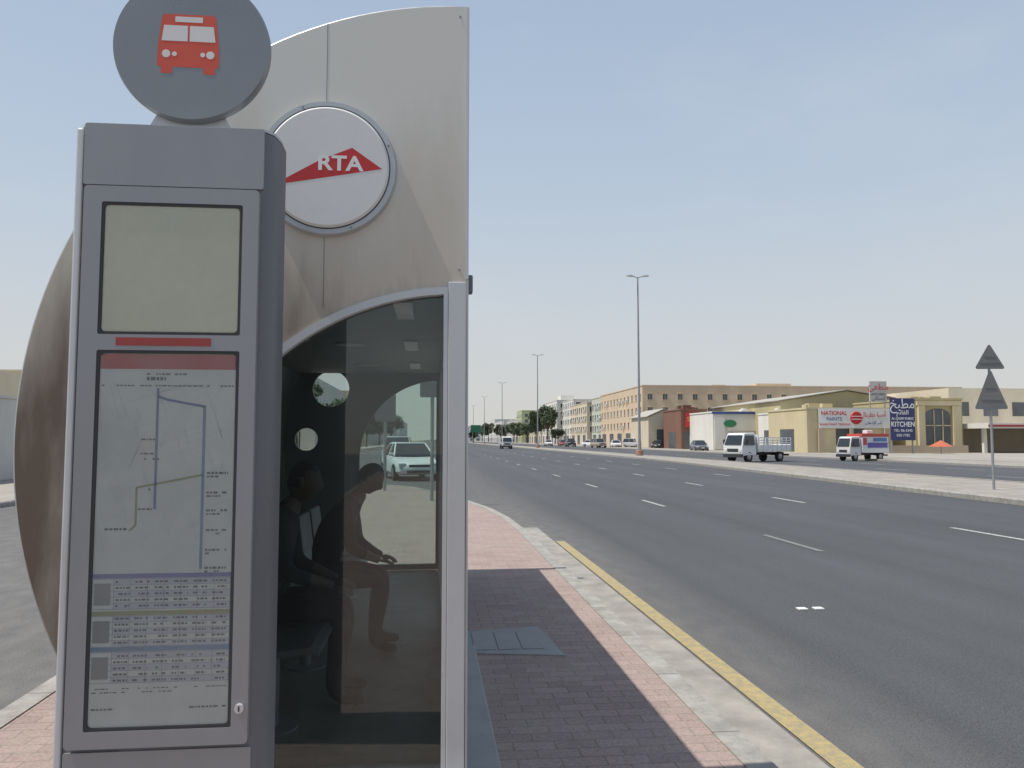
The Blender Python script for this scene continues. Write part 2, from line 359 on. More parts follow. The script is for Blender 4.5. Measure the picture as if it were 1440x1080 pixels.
def P(px,pz): return (DC[0]+px,DC[1]+pz)
shape('roundel_red_peak',[[P(-.222,-.088),P(.232,-.004),P(.105,.084),P(-.03,.026)]],SY-.0425,.0004,M['red'],sh)
text('roundel_text','RTA',.088,M['white'],(DC[0]+.055,SY-.0430,DC[1]+.012),sh,sx=1.15,off=.0025,ext=.0002)
b=B()
for k in range(4):
    a=R(22+90*k); b.cyl((DC[0]+.277*math.cos(a),SY-.034,DC[1]+.277*math.sin(a)),(DC[0]+.277*math.cos(a),SY-.028,DC[1]+.277*math.sin(a)),.005,n=8)
b.obj('roundel_screws',M['alu_dark'],sh)
shape('glass_front',[arch(OR-.01,XR,.21)],SY+.03,.006,M['glass'],sh)
shape('glass_far',[FO],SE+.03,.006,M['glass2'],sh)
b=B(); b.box(-1.50,.150,SY+.07,SE-.003,2.36,2.49); b.obj('roof',M['alu'],sh,bevel=.01)
B().box(-1.46,.09,SY+.08,SE-.01,2.335,2.357).obj('ceiling',M['ceiling'],sh)
B().box(.152,.182,SY+.05,SY+.10,2.24,2.32).obj('gutter_bracket',M['alu_side'],sh,bevel=.006)
B().box(.151,.165,SY+.14,SE,2.35,2.40).obj('gutter',M['alu_dark'],sh)
b=B()
for yy in (4.5,6.2,7.9):
    b.cyl((-.62,yy,2.325),(-.62,yy,2.334),.11,n=24)
    b.box(-.2,-.1,yy-.3,yy+.3,2.32,2.334)
b.obj('ceiling_lamps_off',M['alu_light'],sh)
b=B(); b.box(-1.3,-.8,4.2,5.4,2.24,2.333); b.obj('air_conditioner',M['ceiling'],sh,bevel=.02)
b=B(); prev=None; rows=[]
for i in range(13):
    z=.16+(2.35-.16)*i/12; x=CX-(RA-.06)*math.sqrt(max(0,1-((z-CZ)/RB)**2)); rows.append((x,z))
for (x0,z0),(x1,z1) in zip(rows,rows[1:]):
    b.quad((x0,SY+.062,z0),(x0,SE-.003,z0),(x1,SE-.003,z1),(x1,SY+.062,z1))
    b.quad((x0-.03,SY+.062,z0),(x0-.03,SE-.003,z0),(x1-.03,SE-.003,z1),(x1-.03,SY+.062,z1))
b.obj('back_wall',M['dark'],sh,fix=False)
b=B()
for yy in (3.465,4.85,6.22,7.6,8.93): b.box(.095,.148,yy,yy+.055,.16,2.357)
b.box(.10,.145,3.52,8.93,.16,.24); b.box(.10,.145,3.52,8.93,2.27,2.355); 
b.obj('side_frame',M['alu_dark'],sh)
b=B()
for y0,y1 in ((3.53,4.84),(4.915,6.21),(7.665,8.92)): b.box(.118,.126,y0,y1,.245,2.265)
b.obj('side_glass',M['glass2'],sh)
b=B(); b.box(-1.52,.09,SY+.062,SE-.003,.10,.158); b.obj('floor',M['ifloor'],sh)
b=B(); b.box(.155,.325,3.1,5.75,.10,.150); b.box(-1.6,.153,3.15,SY-.003,.1,.15); b.obj('plinth',M['plinth'],sh,bevel=.008)
b=B()
for yy in (4.2,5.3,6.4,7.5):
    b.cyl((-.78,yy,.158),(-.78,yy,.17),.13,n=24); b.cyl((-.78,yy,.17),(-.78,yy,.56),.035,n=14)
b.obj('bench_pedestals',M['alu_dark'],sh,smooth=True)
b=B()
for k in range(6):
    y0=3.95+k*.64
    prof=[(-.52,.595),(-.56,.61),(-.80,.585),(-.93,.60),(-.99,.70),(-1.03,.98),(-1.06,.98),(-1.02,.69),(-.95,.57),(-.80,.555),(-.55,.58),(-.52,.57)]
    n=len(prof); vs=[(x,y0,z) for x,z in prof]+[(x,y0+.54,z) for x,z in prof]
    b.add(vs,[(i,(i+1)%n,n+(i+1)%n,n+i) for i in range(n)]+[tuple(range(n)),tuple(range(2*n-1,n-1,-1))])
b.box(-.82,-.74,3.9,7.9,.53,.556)
b.obj('bench_seats',M['alu_side'],sh)

# ------------------------------------------------------------ bus stop totem
X0=-1.0; X1=-.488; PY=2.362
tt=empty('bus_stop_information_pillar',(-.744,2.5,.12))
right=[(X1-.012,PY),(X1,PY+.006),(X1+.018,PY+.03),(X1+.028,PY+.09),(X1+.026,PY+.18),(X1+.008,PY+.27),(X1-.04,PY+.35),(X1-.13,PY+.40),(-.744,PY+.415)]
sec=right+[(-1.488-x,y) for x,y in right[:-1][::-1]]
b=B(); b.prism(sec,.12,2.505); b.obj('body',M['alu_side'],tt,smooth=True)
shape('header_panel',[rect(X0+.004,X1-.004,2.332,2.512,.006)],PY-.008,.02,M['alu_dark'],tt)
shape('bottom_panel',[rect(X0+.006,X1-.006,.14,.742,.004)],PY-.006,.02,M['alu_dark'],tt)
b=B(); b.prism([(x*1.0,y) for x,y in sec],2.508,2.516); b.obj('top_cap',M['alu'],tt)
B().box(X0-.022,X0-.001,PY-.002,PY+.03,.14,2.50).obj('side_trim',M['alu_light'],tt,bevel=.006)
W=lambda w:X0+w
win1=rect(W(.064),W(.455),1.897,2.278,.006); win2=rect(W(.064),W(.455),.803,1.852,.006)
o=shape('door_frame',[rect(W(.014),W(.500),.757,2.324,.012),win1,win2],PY-.024,.03,M['alu_dark'],tt)
def bevelring(name,a,b_,y,m): shape(name,[a,b_],y,.018,m,tt)
bevelring('gasket_upper',rect(W(.0645),W(.4545),1.8975,2.2775,.006),rect(W(.072),W(.447),1.905,2.270,.012),PY-.022,M['gasket'])
bevelring('gasket_lower',rect(W(.0645),W(.4545),.8035,1.8515,.006),rect(W(.073),W(.446),.812,1.843,.012),PY-.022,M['gasket'])
shape('upper_display',[rect(W(.072),W(.447),1.905,2.270,.012)],PY-.0165,.003,M['pane_cream'],tt)
shape('poster_sheet',[rect(W(.073),W(.446),.812,1.843,.012)],PY-.0165,.003,M['poster'],tt)
shape('red_label',[rect(W(.115),W(.375),1.865,1.888,.002)],PY-.0255,.0016,M['red2'],tt)
b=B(); b.cyl((-.522,PY-.034,.855),(-.522,PY-.024,.855),.0125,n=24); b.obj('lock',M['alu_light'],tt,smooth=True)
B().box(-.524,-.520,PY-.0350,PY-.0335,.848,.862).obj('lock_slot',M['gasket'],tt)
yp=PY-.0172
def bars(name,lst,m,y=yp):
    b=B()
    for x0,z0,x1,z1,w in lst:
        d=Vector((x1-x0,z1-z0)).normalized()*w/2; nx,nz=-d.y,d.x
        b.quad((x0+nx,y,z0+nz),(x0-nx,y,z0-nz),(x1-nx,y,z1-nz),(x1+nx,y,z1+nz))
    b.obj(name,m,tt,fix=False)
bars('poster_header',[(W(.0745),1.820,W(.4445),1.820,.042)],M['redh'])
bars('route_blue',[(W(.232),1.745,W(.232),1.405,.007),(W(.232),1.722,W(.26),1.712,.007),(W(.26),1.712,W(.361),1.693,.007)],M['blue'])
bars('route_light_blue',[(W(.361),1.696,W(.361),1.237,.008)],M['lblue'])
bars('route_olive',[(W(.361),1.50,W(.182),1.465,.006),(W(.182),1.467,W(.182),1.36,.006),(W(.182),1.36,W(.166),1.346,.006)],M['olive'])
L=[]
for k in range(70):
    x=random.uniform(.08,.43); z=random.uniform(1.25,1.74); a=random.choice([0.3,1.9,.32,1.85,1.2]); ln=random.uniform(.03,.16)
    x2=min(.44,max(.078,x+ln*math.cos(a))); z2=min(1.76,max(1.24,z+ln*math.sin(a)))
    L.append((W(x),z,W(x2),z2,.0018))
bars('faint_streets',L,M['poster_grey'],yp+.0003)
L=[]
def words(x0,x1,z,h=.005,den=.75):
    x=x0
    while x<x1:
        w=random.uniform(.004,.013)
        if random.random()<den: L.append((W(x),z,W(min(x+w,x1)),z,h))
        x+=w+.003
words(.20,.31,1.785,.005); words(.08,.44,1.752,.004,.8)
words(.19,.23,1.60); words(.19,.225,1.56);words(.2,.24,1.545)
for z in (1.505,1.45,1.40,1.345,1.29,1.24): words(.372,.43,z,.006,.9); words(.372,.41,z-.01)
words(.19,.23,1.46); words(.18,.225,1.405); words(.10,.16,1.35,.006,.9); words(.2,.26,1.772,.010,.9)
words(.33,.44,.86); words(.08,.14,.86)
for ztop in (1.205,1.105,1.003):
    for r in range(5):
        z=ztop-r*.0165
        for c in range(6):
            xx=.135+c*.052; words(xx,xx+.038,z,.0055,.85)
words(.08,.44,.915,.003,.6); words(.08,.30,.905,.003,.6)
bars('printed_text',L,M['ink'],yp-.0002)
L=[]
G=[]
for zt,m in ((1.221,'purple'),(1.119,'olive'),(1.021,'lblue')):
    bars('band_'+m,[(W(.0745),zt,W(.4445),zt,.012)],M[m])
    for r in range(6): L.append((W(.075),zt-.008-r*.0165,W(.444),zt-.008-r*.0165,.0014))
    for c in range(8): L.append((W(.130+c*.0448),zt,W(.130+c*.0448),zt-.092,.0014))
    G.append((W(.078),zt-.05,W(.122),zt-.05,.06))
bars('timetable_grid',L,mat('grid_violet',(.30,.30,.42),.8),yp-.0001)
L=[]
for zt in (1.221,1.119,1.021):
    for r in (0,2,4): L.append((W(.13),zt-.0165-r*.0165,W(.444),zt-.0165-r*.0165,.014))
bars('timetable_tint',L,mat('tint_lilac',(.56,.58,.67),.8),yp+.0002)
bars('timetable_key',G,mat('key_grey',(.30,.30,.32),.8),yp-.0003)
shape('cover_glass_upper',[rect(W(.074),W(.445),1.907,2.268)],PY-.0195,.0012,glassmat('brightening_display_glass',(.97,.98,.96),1.4,.08,.22,(.80,.81,.70)),tt)  # pale diffuse veil in the upper glass, put in to brighten the shaded display
shape('cover_glass_lower',[rect(W(.075),W(.444),.814,1.841)],PY-.0195,.0012,M['posterglass'],tt)
DX,DY,DZ,DR=-.721,2.40,2.778,.229
b=B(); b.cyl((DX,DY,DZ),(DX,DY+.012,DZ),DR-.004,DR,n=80); b.cyl((DX,DY+.012,DZ),(DX,DY+.030,DZ),DR,DR,n=80); b.obj('flag_disc',M['disc'],tt,smooth=True)
b=B(); b.add([(DX-.14,DY+.032,2.512),(DX+.13,DY+.032,2.512),(DX+.08,DY+.032,2.60),(DX-.09,DY+.032,2.60),(DX-.14,DY+.07,2.512),(DX+.13,DY+.07,2.512),(DX+.08,DY+.07,2.60),(DX-.09,DY+.07,2.60)],
 [(0,1,2,3),(7,6,5,4),(0,4,5,1),(1,5,6,2),(2,6,7,3),(3,7,4,0)]); b.obj('flag_base',M['alu'],tt)
ix,iz=DX-.008,DZ+.001
def Q(lst): return [(ix+a,iz+c) for a,c in lst]
body=Q([(-.078,.088),(-.07,.095),(.07,.095),(.078,.088),(.088,.0),(.09,-.062),(.086,-.068),(.078,-.068),(.078,-.088),(.045,-.088),(.045,-.068),(-.045,-.068),(-.045,-.088),(-.078,-.088),(-.078,-.068),(-.086,-.068),(-.09,-.062),(-.088,.0)])
holes2=[Q([(-.072,.060),(-.003,.060),(-.003,.012),(-.078,.012)]),Q([(.003,.060),(.072,.060),(.078,.012),(.003,.012)]),Q([(-.04,.088),(.04,.088),(.04,.071),(-.04,.071)])]
shape('bus_icon',[body],DY-.0006,.0004,M['iconred'],tt)
for i,h in enumerate(holes2): shape('bus_icon_window_%d'%(i+1),[h],DY-.0010,.0003,M['offwhite'],tt)
for i,(a,c) in enumerate(((-.064,-.028),(.064,-.028),(-.040,-.028),(.042,-.028))): shape('bus_icon_lamp_%d'%(i+1),[[(x,z) for x,z in circ(ix+a,iz+c,.012 if i<2 else .007,20)]],DY-.0010,.0003,M['offwhite'],tt)

# ------------------------------------------------------------ people
def person(name,loc,rz,shirt,trous,lean=0.,headdown=.3,armf=0.,sc_=1):
    e=empty(name,loc,rz); e.scale=(sc_,)*3
    J={}; Ed=[]
    def j(k,p,r,lab,par=None):
        J[k]=(len(J),Vector(p),r,lab)
        if par: Ed.append((J[par][0],J[k][0]))
    L=lean
    j('pel',(0,0,.53),(.16,.13),1)
    j('wst',(.02+L*.25,0,.68),(.155,.125),0,'pel')
    j('chs',(.05+L*.8,0,.88),(.175,.135),0,'wst')
    j('ubk',(.09+L*1.1,0,1.0),(.13,.115),0,'chs')
    j('nck',(.14+L*1.35,0,1.07),(.058,.058),2,'ubk')
    j('hd0',(.18+L*1.5,0,1.12),(.055,.055),2,'nck')
    for s,t in ((1,'l'),(-1,'r')):
        j('sh'+t,(.10+L*1.05,s*.17,.98),(.075,.07),0,'ubk')
        j('el'+t,(.15+L*1.1+armf,s*.22,.73),(.052,.05),0,'sh'+t)
        j('wr'+t,(.35+L*.5+armf,s*.13,.655),(.030,.032),2,'el'+t)
        j('pm'+t,(.40+L*.5+armf,s*.11,.635),(.036,.020),2,'wr'+t)
        j('hp'+t,(.06,s*.10,.52),(.105,.09),1,'pel')
        j('th'+t,(.25,s*.12,.525),(.09,.085),1,'hp'+t)
        j('kn'+t,(.44,s*.13,.50),(.068,.068),1,'th'+t)
        j('cf'+t,(.43,s*.13,.34),(.062,.066),1,'kn'+t)
        j('an'+t,(.40,s*.13,.10),(.046,.046),1,'cf'+t)
        j('ft'+t,(.44,s*.135,.045),(.045,.040),3,'an'+t)
        j('to'+t,(.57,s*.15,.032),(.040,.028),3,'ft'+t)
    me=bpy.data.meshes.new('b'); ks=sorted(J.values(),key=lambda a:a[0])
    me.from_pydata([k[1] for k in ks],Ed,[]); o=bpy.data.objects.new('b',me); COL.objects.link(o)
    md=o.modifiers.new('s','SKIN'); md.use_smooth_shade=True
    for sv,k in zip(me.skin_vertices[0].data,ks): sv.radius=k[2]
    me.skin_vertices[0].data[0].use_root=True
    sb=o.modifiers.new('u','SUBSURF'); sb.levels=2; sb.render_levels=2
    bpy.context.view_layer.update()
    m2=bpy.data.meshes.new_from_object(o.evaluated_get(bpy.context.evaluated_depsgraph_get())); bpy.data.objects.remove(o)
    m2.materials.clear()
    for m in (shirt,trous,SK,M['rubber']): m2.materials.append(m)
    for p in m2.polygons:
        c=p.center; k=min(ks,key=lambda a:(a[1]-c).length/(sum(a[2])/2+.05)); p.material_index=k[3]; p.use_smooth=True
    body=bpy.data.objects.new('body',m2); link(body,e,True)
    fm=bpy.data.meshes.new('f'); v=[];ed=[];rad=[];roots=[]
    for s,t in ((1,'l'),(-1,'r')):
        base=J['pm'+t][1]
        for q in range(4):
            ln=(.075,.085,.08,.062)[q]; yy=base.y+s*(.030-.02*q)
            k=len(v); roots.append(k)
            v+= [(base.x,yy,base.z),(base.x+.04,yy,base.z-.006),(base.x+.04+ln*.45,yy,base.z-.022),(base.x+.04+ln*.75,yy,base.z-.05)]
            ed+=[(k,k+1),(k+1,k+2),(k+2,k+3)]; rad+=[.010,.0095,.0085,.007]
        k=len(v); roots.append(k); yy=base.y-s*.03
        v+=[(base.x-.01,base.y,base.z),(base.x+.015,yy-s*.012,base.z-.01),(base.x+.045,yy-s*.018,base.z-.02)]; ed+=[(k,k+1),(k+1,k+2)]; rad+=[.012,.011,.009]
    fm.from_pydata(v,ed,[]); o=bpy.data.objects.new('f',fm); COL.objects.link(o); md=o.modifiers.new('s','SKIN')
    for sv,r in zip(fm.skin_vertices[0].data,rad): sv.radius=(r,r)
    for k in roots: fm.skin_vertices[0].data[k].use_root=True
    o.modifiers.new('u','SUBSURF').levels=1; bpy.context.view_layer.update()
    m3=bpy.data.meshes.new_from_object(o.evaluated_get(bpy.context.evaluated_depsgraph_get())); bpy.data.objects.remove(o)
    m3.materials.clear(); m3.materials.append(SK); link(bpy.data.objects.new('fingers',m3),e,True)
    hc=Vector((.215+L*1.55,0,1.205)); bm=bmesh.new(); bmesh.ops.create_uvsphere(bm,u_segments=28,v_segments=20,radius=1)
    for vv in bm.verts:
        x,y,z=vv.co
        w=1-.28*max(0,-z); f=.098*(1 if x<0 else .95)
        nx=x*f*(1-.12*max(0,-z)); ny=y*.076*w; nz=z*.118
        if x>.5:
            g=math.exp(-((y/.22)**2)-(((z+.12)/.22)**2)); nx+=.024*g
            g=math.exp(-((abs(y)-.35)/.16)**2-((z-.08)/.13)**2); nx-=.012*g
            g=math.exp(-(y/.35)**2-((z+.52)/.07)**2); nx+=.006*g
            g=math.exp(-(y/.3)**2-((z+.82)/.15)**2); nx+=.010*g
        vv.co=(nx,ny,nz)
    rot=Matrix.Rotation(headdown,4,'Y')
    bmesh.ops.transform(bm,matrix=rot,verts=bm.verts)
    hm=bpy.data.meshes.new('head'); 
    for f in bm.faces: f.smooth=True
    bm.to_mesh(hm); bm.free(); hm.materials.append(SK); hm.materials.append(HAIR)
    inv=rot.inverted()
    for p in hm.polygons:
        c=inv@p.center; 
        if c.z>.062 or (c.x<.0 and c.z>-.045) : p.material_index=1
    h=bpy.data.objects.new('head',hm); h.location=hc; link(h,e,True)
    b=B()
    for s in (1,-1):
        c=hc+rot@Vector((-.004,s*.076,-.004)); b.cyl(c+Vector((0,0,-.028)),c+Vector((-.006,s*.008,.028)),.011,.016,n=10)
    b.obj('ears',SK,e,True,smooth=True)
    b=B()
    for s in (1,-1):
        c=hc+rot@Vector((.083,s*.028,.010)); b.cyl(c,c+rot@Vector((.004,0,0)),.009,.006,n=10)
    b.obj('eyes',M['gasket'],e,True)
    return e
SK=mat('skin',(.075,.042,.03),.6); HAIR=mat('hair',(.012,.010,.010),.6)
person('sitting_man',(-.76,5.70,.158),R(0),mat('shirt_dark_red',(.028,.014,.016),.9),mat('trousers_grey',(.018,.018,.02),.9),lean=.09,headdown=.6,sc_=.97)
person('sitting_man',(-.92,4.62,.158),R(2),mat('shirt_dark',(.02,.022,.028),.9),mat('trousers_black',(.014,.014,.016),.9),lean=.0,headdown=.2)

# ------------------------------------------------------------ vehicles
def carpaint(name,c): return mat(name,c,.35,.0,namt=.02,coat=.5,dust=.15)
def wheel(b,x,y,r,w,s):
    b.cyl((x,y-w/2,r),(x,y+w/2,r),r,n=22,mi=0)
    yo=y+s*(w/2); b.cyl((x,yo-.004*s,r),(x,yo+.012*s,r),r*.62,r*.5,n=16,mi=1)
def car(name,loc,rz,paint,kind='sedan'):
    e=empty(name,loc,rz)
    if kind=='sedan':
        st=[(-2.28,.42,.82,.66),(-2.18,.30,.97,.80),(-1.5,.22,1.01,.87),(-.4,.20,.97,.89),(.8,.20,.95,.89),(1.35,.22,.88,.87),(1.95,.24,.76,.82),(2.2,.28,.66,.72),(2.28,.36,.55,.60)]
        cb=(-1.75,1.05,.79,.95); ct=(-1.05,.30,.60,1.44); wr=.32; wx=(1.4,-1.35)
    else:
        st=[(-2.25,.45,1.0,.74),(-2.18,.34,1.12,.84),(-1.5,.3,1.12,.90),(0,.28,1.08,.92),(1.0,.28,1.06,.92),(1.5,.3,1.02,.90),(2.0,.32,.95,.86),(2.2,.38,.78,.76)]
        cb=(-2.15,1.15,.84,1.08); ct=(-1.95,.45,.70,1.74); wr=.36; wx=(1.4,-1.35)
    b=B(); rings=[]
    for x,zl,zh,h in st:
        c=min(.12,(zh-zl)*.25)
        rings.append([(x,-h*.88,zl),(x,-h,zl+c),(x,-h*1.0,(zl+zh)/2),(x,-h*.97,zh-c),(x,-h*.86,zh),(x,h*.86,zh),(x,h*.97,zh-c),(x,h,(zl+zh)/2),(x,h,zl+c),(x,h*.88,zl)])
    b.loft(rings); b.obj('body',paint,e,True,smooth=True)
    x0,x1,h0,z0=cb; a0,a1,h1,z1=ct
    lo=[(x0,-h0,z0),(x1,-h0,z0),(x1+.12,0,z0),(x1,h0,z0),(x0,h0,z0)]; hi=[(a0,-h1,z1),(a1,-h1,z1),(a1+.07,0,z1),(a1,h1,z1),(a0,h1,z1)]
    b=B(); b.loft([lo,hi]); b.obj('windows',M['cglass'],e,True)
    b=B(); ro=[(x*1.02,y*1.04,z1-.01) for x,y,z in hi]; rt=[(x*.95,y*.86,z1+.05) for x,y,z in hi]; b.loft([ro,rt])
    for p,q in ((lo[0],hi[0]),(lo[1],hi[1]),(lo[3],hi[3]),(lo[4],hi[4])): b.cyl(p,q,.035,n=6)
    for s in (-1,1): b.cyl(((x0+x1)/2+.1,s*(h0+.005),z0),((a0+a1)/2+.1,s*(h1+.01),z1),.03,n=6)
    b.obj('roof_and_pillars',paint,e,True)
    b=B()
    for x in wx:
        for s in (-1,1): wheel(b,x,s*.80,wr,.2,s)
    b.obj('wheels',[M['rubber'],M['rim']],e,True,smooth=True)
    xf=st[-1][0]; zh=st[-2][2]
    b=B()
    for s in (-1,1): b.box(xf-.22,xf-.03,s*.66-.14,s*.66+.14,zh-.10,zh+.04)
    b.obj('headlamps',M['headl'],e,True,bevel=.03)
    b=B(); b.box(xf-.1,xf+.012,-.42,.42,zh-.13,zh-.02); b.box(xf-.1,xf+.014,-.5,.5,.30,.42); b.obj('grille',M['gasket'],e,True,bevel=.02)
    B().box(xf,xf+.022,-.24,.24,.44,.54).obj('number_plate',M['white'],e,True)
    b=B()
    for s in (-1,1): b.box(st[0][0]-.01,st[0][0]+.16,s*.62-.13,s*.62+.13,st[0][2]-.12,st[0][2]+.03)
    b.obj('tail_lamps',M['taill'],e,True,bevel=.02)
    b=B()
    for s in (-1,1): b.box(x1-.35,x1-.2,s*(h0+.06)-.07,s*(h0+.06)+.07,z0+.02,z0+.13)
    b.obj('mirrors',paint,e,True,bevel=.02)
    return e
WH=carpaint('car_white',(.72,.72,.72)); GR=carpaint('car_grey',(.10,.10,.11)); SI=carpaint('car_silver',(.42,.42,.43)); RE=carpaint('car_red',(.30,.03,.03)); BL=carpaint('car_dark',(.03,.035,.045)); TN=carpaint('car_tan',(.33,.28,.22))
car('parked_car',(-.85,33,0),R(-78),WH)
car('parked_car',(-2.0,50,0),R(-90),SI,'suv')
car('parked_car',(-2.2,62,0),R(-90),GR)
car('sedan_car',(35.9,104,0),R(-97),GR,'sedan')
for x,s,m,k,a in ((38.9,150,SI,'suv',-60),(35.8,152,WH,'sedan',-95),(32.0,150,TN,'suv',-80),(42.5,148,TN,'suv',-30),(30.5,172,BL,'suv',-90),(31.5,188,RE,'sedan',-90),(29.2,196,WH,'sedan',-92),(34.5,168,WH,'sedan',-40),(40.8,140,BL,'sedan',-120),(50.5,128,SI,'sedan',-150),(37,176,WH,'sedan',-20)):
    car('parked_car',(x,s,.01),R(a),m,k)

def truck(name,loc,rz,kind='flatbed',cabc=None,scale=(1,1,1)):
    e=empty(name,loc,rz); cabc=cabc or WH; e.scale=scale
    prof=[(1.15,.45),(2.62,.45),(2.72,.62),(2.70,1.15),(2.38,1.98),(2.25,2.05),(1.20,2.08),(1.12,2.0)]
    hw=[.86,.86,.88,.90,.78,.76,.76,.78]
    b=B(); n=len(prof)
    b.add([(x,-h,z) for (x,z),h in zip(prof,hw)]+[(x,h,z) for (x,z),h in zip(prof,hw)],[(i,(i+1)%n,n+(i+1)%n,n+i) for i in range(n)]+[tuple(range(n)),tuple(range(2*n-1,n-1,-1))])
    b.obj('cab',cabc,e,True,bevel=.05)
    b=B(); b.add([(2.73,-.78,1.22),(2.73,.78,1.22),(2.44,.68,1.90),(2.44,-.68,1.90)],[(0,1,2,3)])
    for s in (-1,1):
        b.add([(1.35,s*.915,1.2),(2.52,s*.915,1.2),(2.28,s*.80,1.88),(1.35,s*.80,1.88)],[(0,1,2,3)])
    b.add([(1.108,-.6,1.35),(1.108,.6,1.35),(1.108,.55,1.85),(1.108,-.55,1.85)],[(0,1,2,3)])
    b.obj('windows',M['cglass'],e,True,fix=False)
    b=B(); b.box(2.66,2.80,-.86,.86,.34,.56); b.box(2.70,2.735,-.5,.5,.72,.95); b.box(-2.6,1.2,-.36,.36,.48,.68); b.box(-2.65,-2.55,-.8,.8,.42,.55); b.obj('chassis_and_bumper',M['gasket'],e,True)
    b=B()
    for s in (-1,1): b.box(2.69,2.745,s*.68-.13,s*.68+.13,.70,.92)
    b.obj('headlamps',M['headl'],e,True,bevel=.02)
    b=B()
    for s in (-1,1): b.box(2.35,2.5,s*1.02-.07,s*1.02+.07,1.3,1.6); b.box(2.4,2.44,s*.95-.07,s*.95+.07,1.42,1.46)
    b.obj('mirrors',M['gasket'],e,True)
    b=B()
    for x in (1.95,-1.55):
        for s in (-1,1): wheel(b,x,s*.74,.36,.24,s)
    b.obj('wheels',[M['rubber'],M['rim']],e,True,smooth=True)
    if kind=='flatbed':
        b=B(); b.box(-2.7,1.0,-.92,.92,.72,.84)
        for s in (-1,1):
            b.box(-2.7,1.0,s*.92-.025,s*.92+.025,.845,1.20)
            for k in range(8):
                x=-2.68+k*.52; b.box(x-.03,x+.03,s*.95-.025,s*.95+.025,.72,1.72)
            for z in (1.32,1.50,1.68): b.box(-2.7,1.0,s*.915-.015,s*.915+.015,z,z+.07)
        b.box(-2.73,-2.68,-.92,.92,.72,1.25); b.box(.98,1.04,-.92,.92,.845,1.95)
        for z in (1.32,1.5,1.68): b.box(-2.72,-2.69,-.92,.92,z,z+.07)
        b.obj('cargo_bed',WH,e,True)
    else:
        b=B(); b.box(-2.7,1.05,-.95,.95,.70,1.05,0); b.box(-2.66,1.01,-.92,.92,1.053,2.05,1); b.box(-2.72,1.07,-.97,.97,2.053,2.30,2)
        for s in (-1,1):
            ya,yb=sorted((s*.921,s*.934)); b.box(-2.5,.3,ya,yb,1.12,1.55,3)
            ya,yb=sorted((s*.921,s*.938)); b.box(.40,.9,ya,yb,1.35,1.95,2); 
            ya,yb=sorted((s*.921,s*.938)); b.box(-2.4,-.5,ya,yb,1.64,1.95,4)
        b.box(-2.675,-2.65,-.7,.7,1.2,1.9,3); b.box(1.011,1.03,-.7,.7,1.2,1.9,3)
        b.obj('cargo_box',[WH,mat('box_white',(.62,.62,.66),.5),mat('box_red',(.50,.07,.05),.5),mat('box_purple',(.12,.10,.36),.5),mat('box_blue',(.10,.18,.42),.5)],e,True)
        b=B(); b.box(-1.2,-.4,-.3,.3,2.305,2.6); b.obj('roof_unit',M['offwhite'],e,True,bevel=.05)
    return e
truck('flatbed_truck',(23.6,55.8,0),R(208),scale=(.97,.97,1))
truck('box_truck',(32.3,57.0,0),R(193),'box',carpaint('cab_white',(.66,.64,.62)),(.66,.82,.88))
truck('delivery_truck',(12.9,136,0),R(-90),'flatbed')

# ------------------------------------------------------------ street furniture
basem=mat('base_concrete',(.36,.2,.14),.9)
def lamp(s,h=16.6,x=19.2):
    e=empty('street_lamp',(x,s,.12))
    b=B(); b.cyl((0,0,.5),(0,0,h),.13,.065,n=14); b.cyl((0,0,0),(0,0,1.3),.18,.16,n=14)
    for sgn in (-1,1):
        b.cyl((0,0,h-.05),(sgn*.55,0,h+.12),.045,n=8)
    b.obj('pole',M['pole'],e,True,smooth=True)
    b=B()
    for sgn in (-1,1):
        b.loft([[(sgn*.45,-.12,h+.05),(sgn*.45,.12,h+.05),(sgn*.45,.10,h+.17),(sgn*.45,-.10,h+.17)],[(sgn*.8,-.17,h+.07),(sgn*.8,.17,h+.07),(sgn*.8,.13,h+.24),(sgn*.8,-.13,h+.24)],[(sgn*1.1,-.08,h+.12),(sgn*1.1,.08,h+.12),(sgn*1.1,.06,h+.18),(sgn*1.1,-.06,h+.18)]])
    b.obj('lamp_heads',M['alu'],e,True)
    b=B(); b.prism([(.35*math.cos(R(a)),.35*math.sin(R(a))) for a in range(0,360,30)],0,.5); b.obj('base',basem,e,True,bevel=.04)
for s in (72,142,213,284,356,428,500,572): lamp(s)
def trisign():
    e=empty('warning_sign',(16.65,22.2,.12))
    b=B(); b.cyl((0,0,0),(0,0,4.25),.038,n=12); b.obj('post',M['pole'],e,True,smooth=True)
    def tri(z0,w,h,y):
        r=.05; pts=[]
        for (cx,cz,a0) in ((-w/2+r,z0+r,150),(w/2-r,z0+r,-90),(0,z0+h-r*1.6,30)):
            for i in range(5): a=R(a0+120*i/4); pts.append((cx+r*math.cos(a),cz+r*math.sin(a)))
        return pts
    shape('upper_plate',[tri(3.58,.84,.76,0)],-.055,.004,M['signback'],e,True)
    shape('lower_plate',[tri(2.38,.95,1.18,0)],-.055,.004,M['signback'],e,True)
    b=B()
    for z in (3.75,3.95,2.65,3.0): b.box(-.3 if z in(3.75,2.65) else -.16,.3 if z in(3.75,2.65) else .16,-.066,-.056,z,z+.03)
    b.obj('brackets',M['signback'],e,True)
    e.rotation_euler=(0,0,R(-8))
trisign()
def polesign(x,y,h,nm='sign_post'):
    e=empty(nm,(x,y,.12)); b=B(); b.cyl((0,0,0),(0,0,h),.045,n=10); b.obj('post',M['pole'],e,True)
    shape('plate',[rect(-.3,.3,h-.9,h-.1,.04)],-.052,.004,M['signback'],e,True)
polesign(.05,19.5,3.4); polesign(-1.3,23.5,2.9)
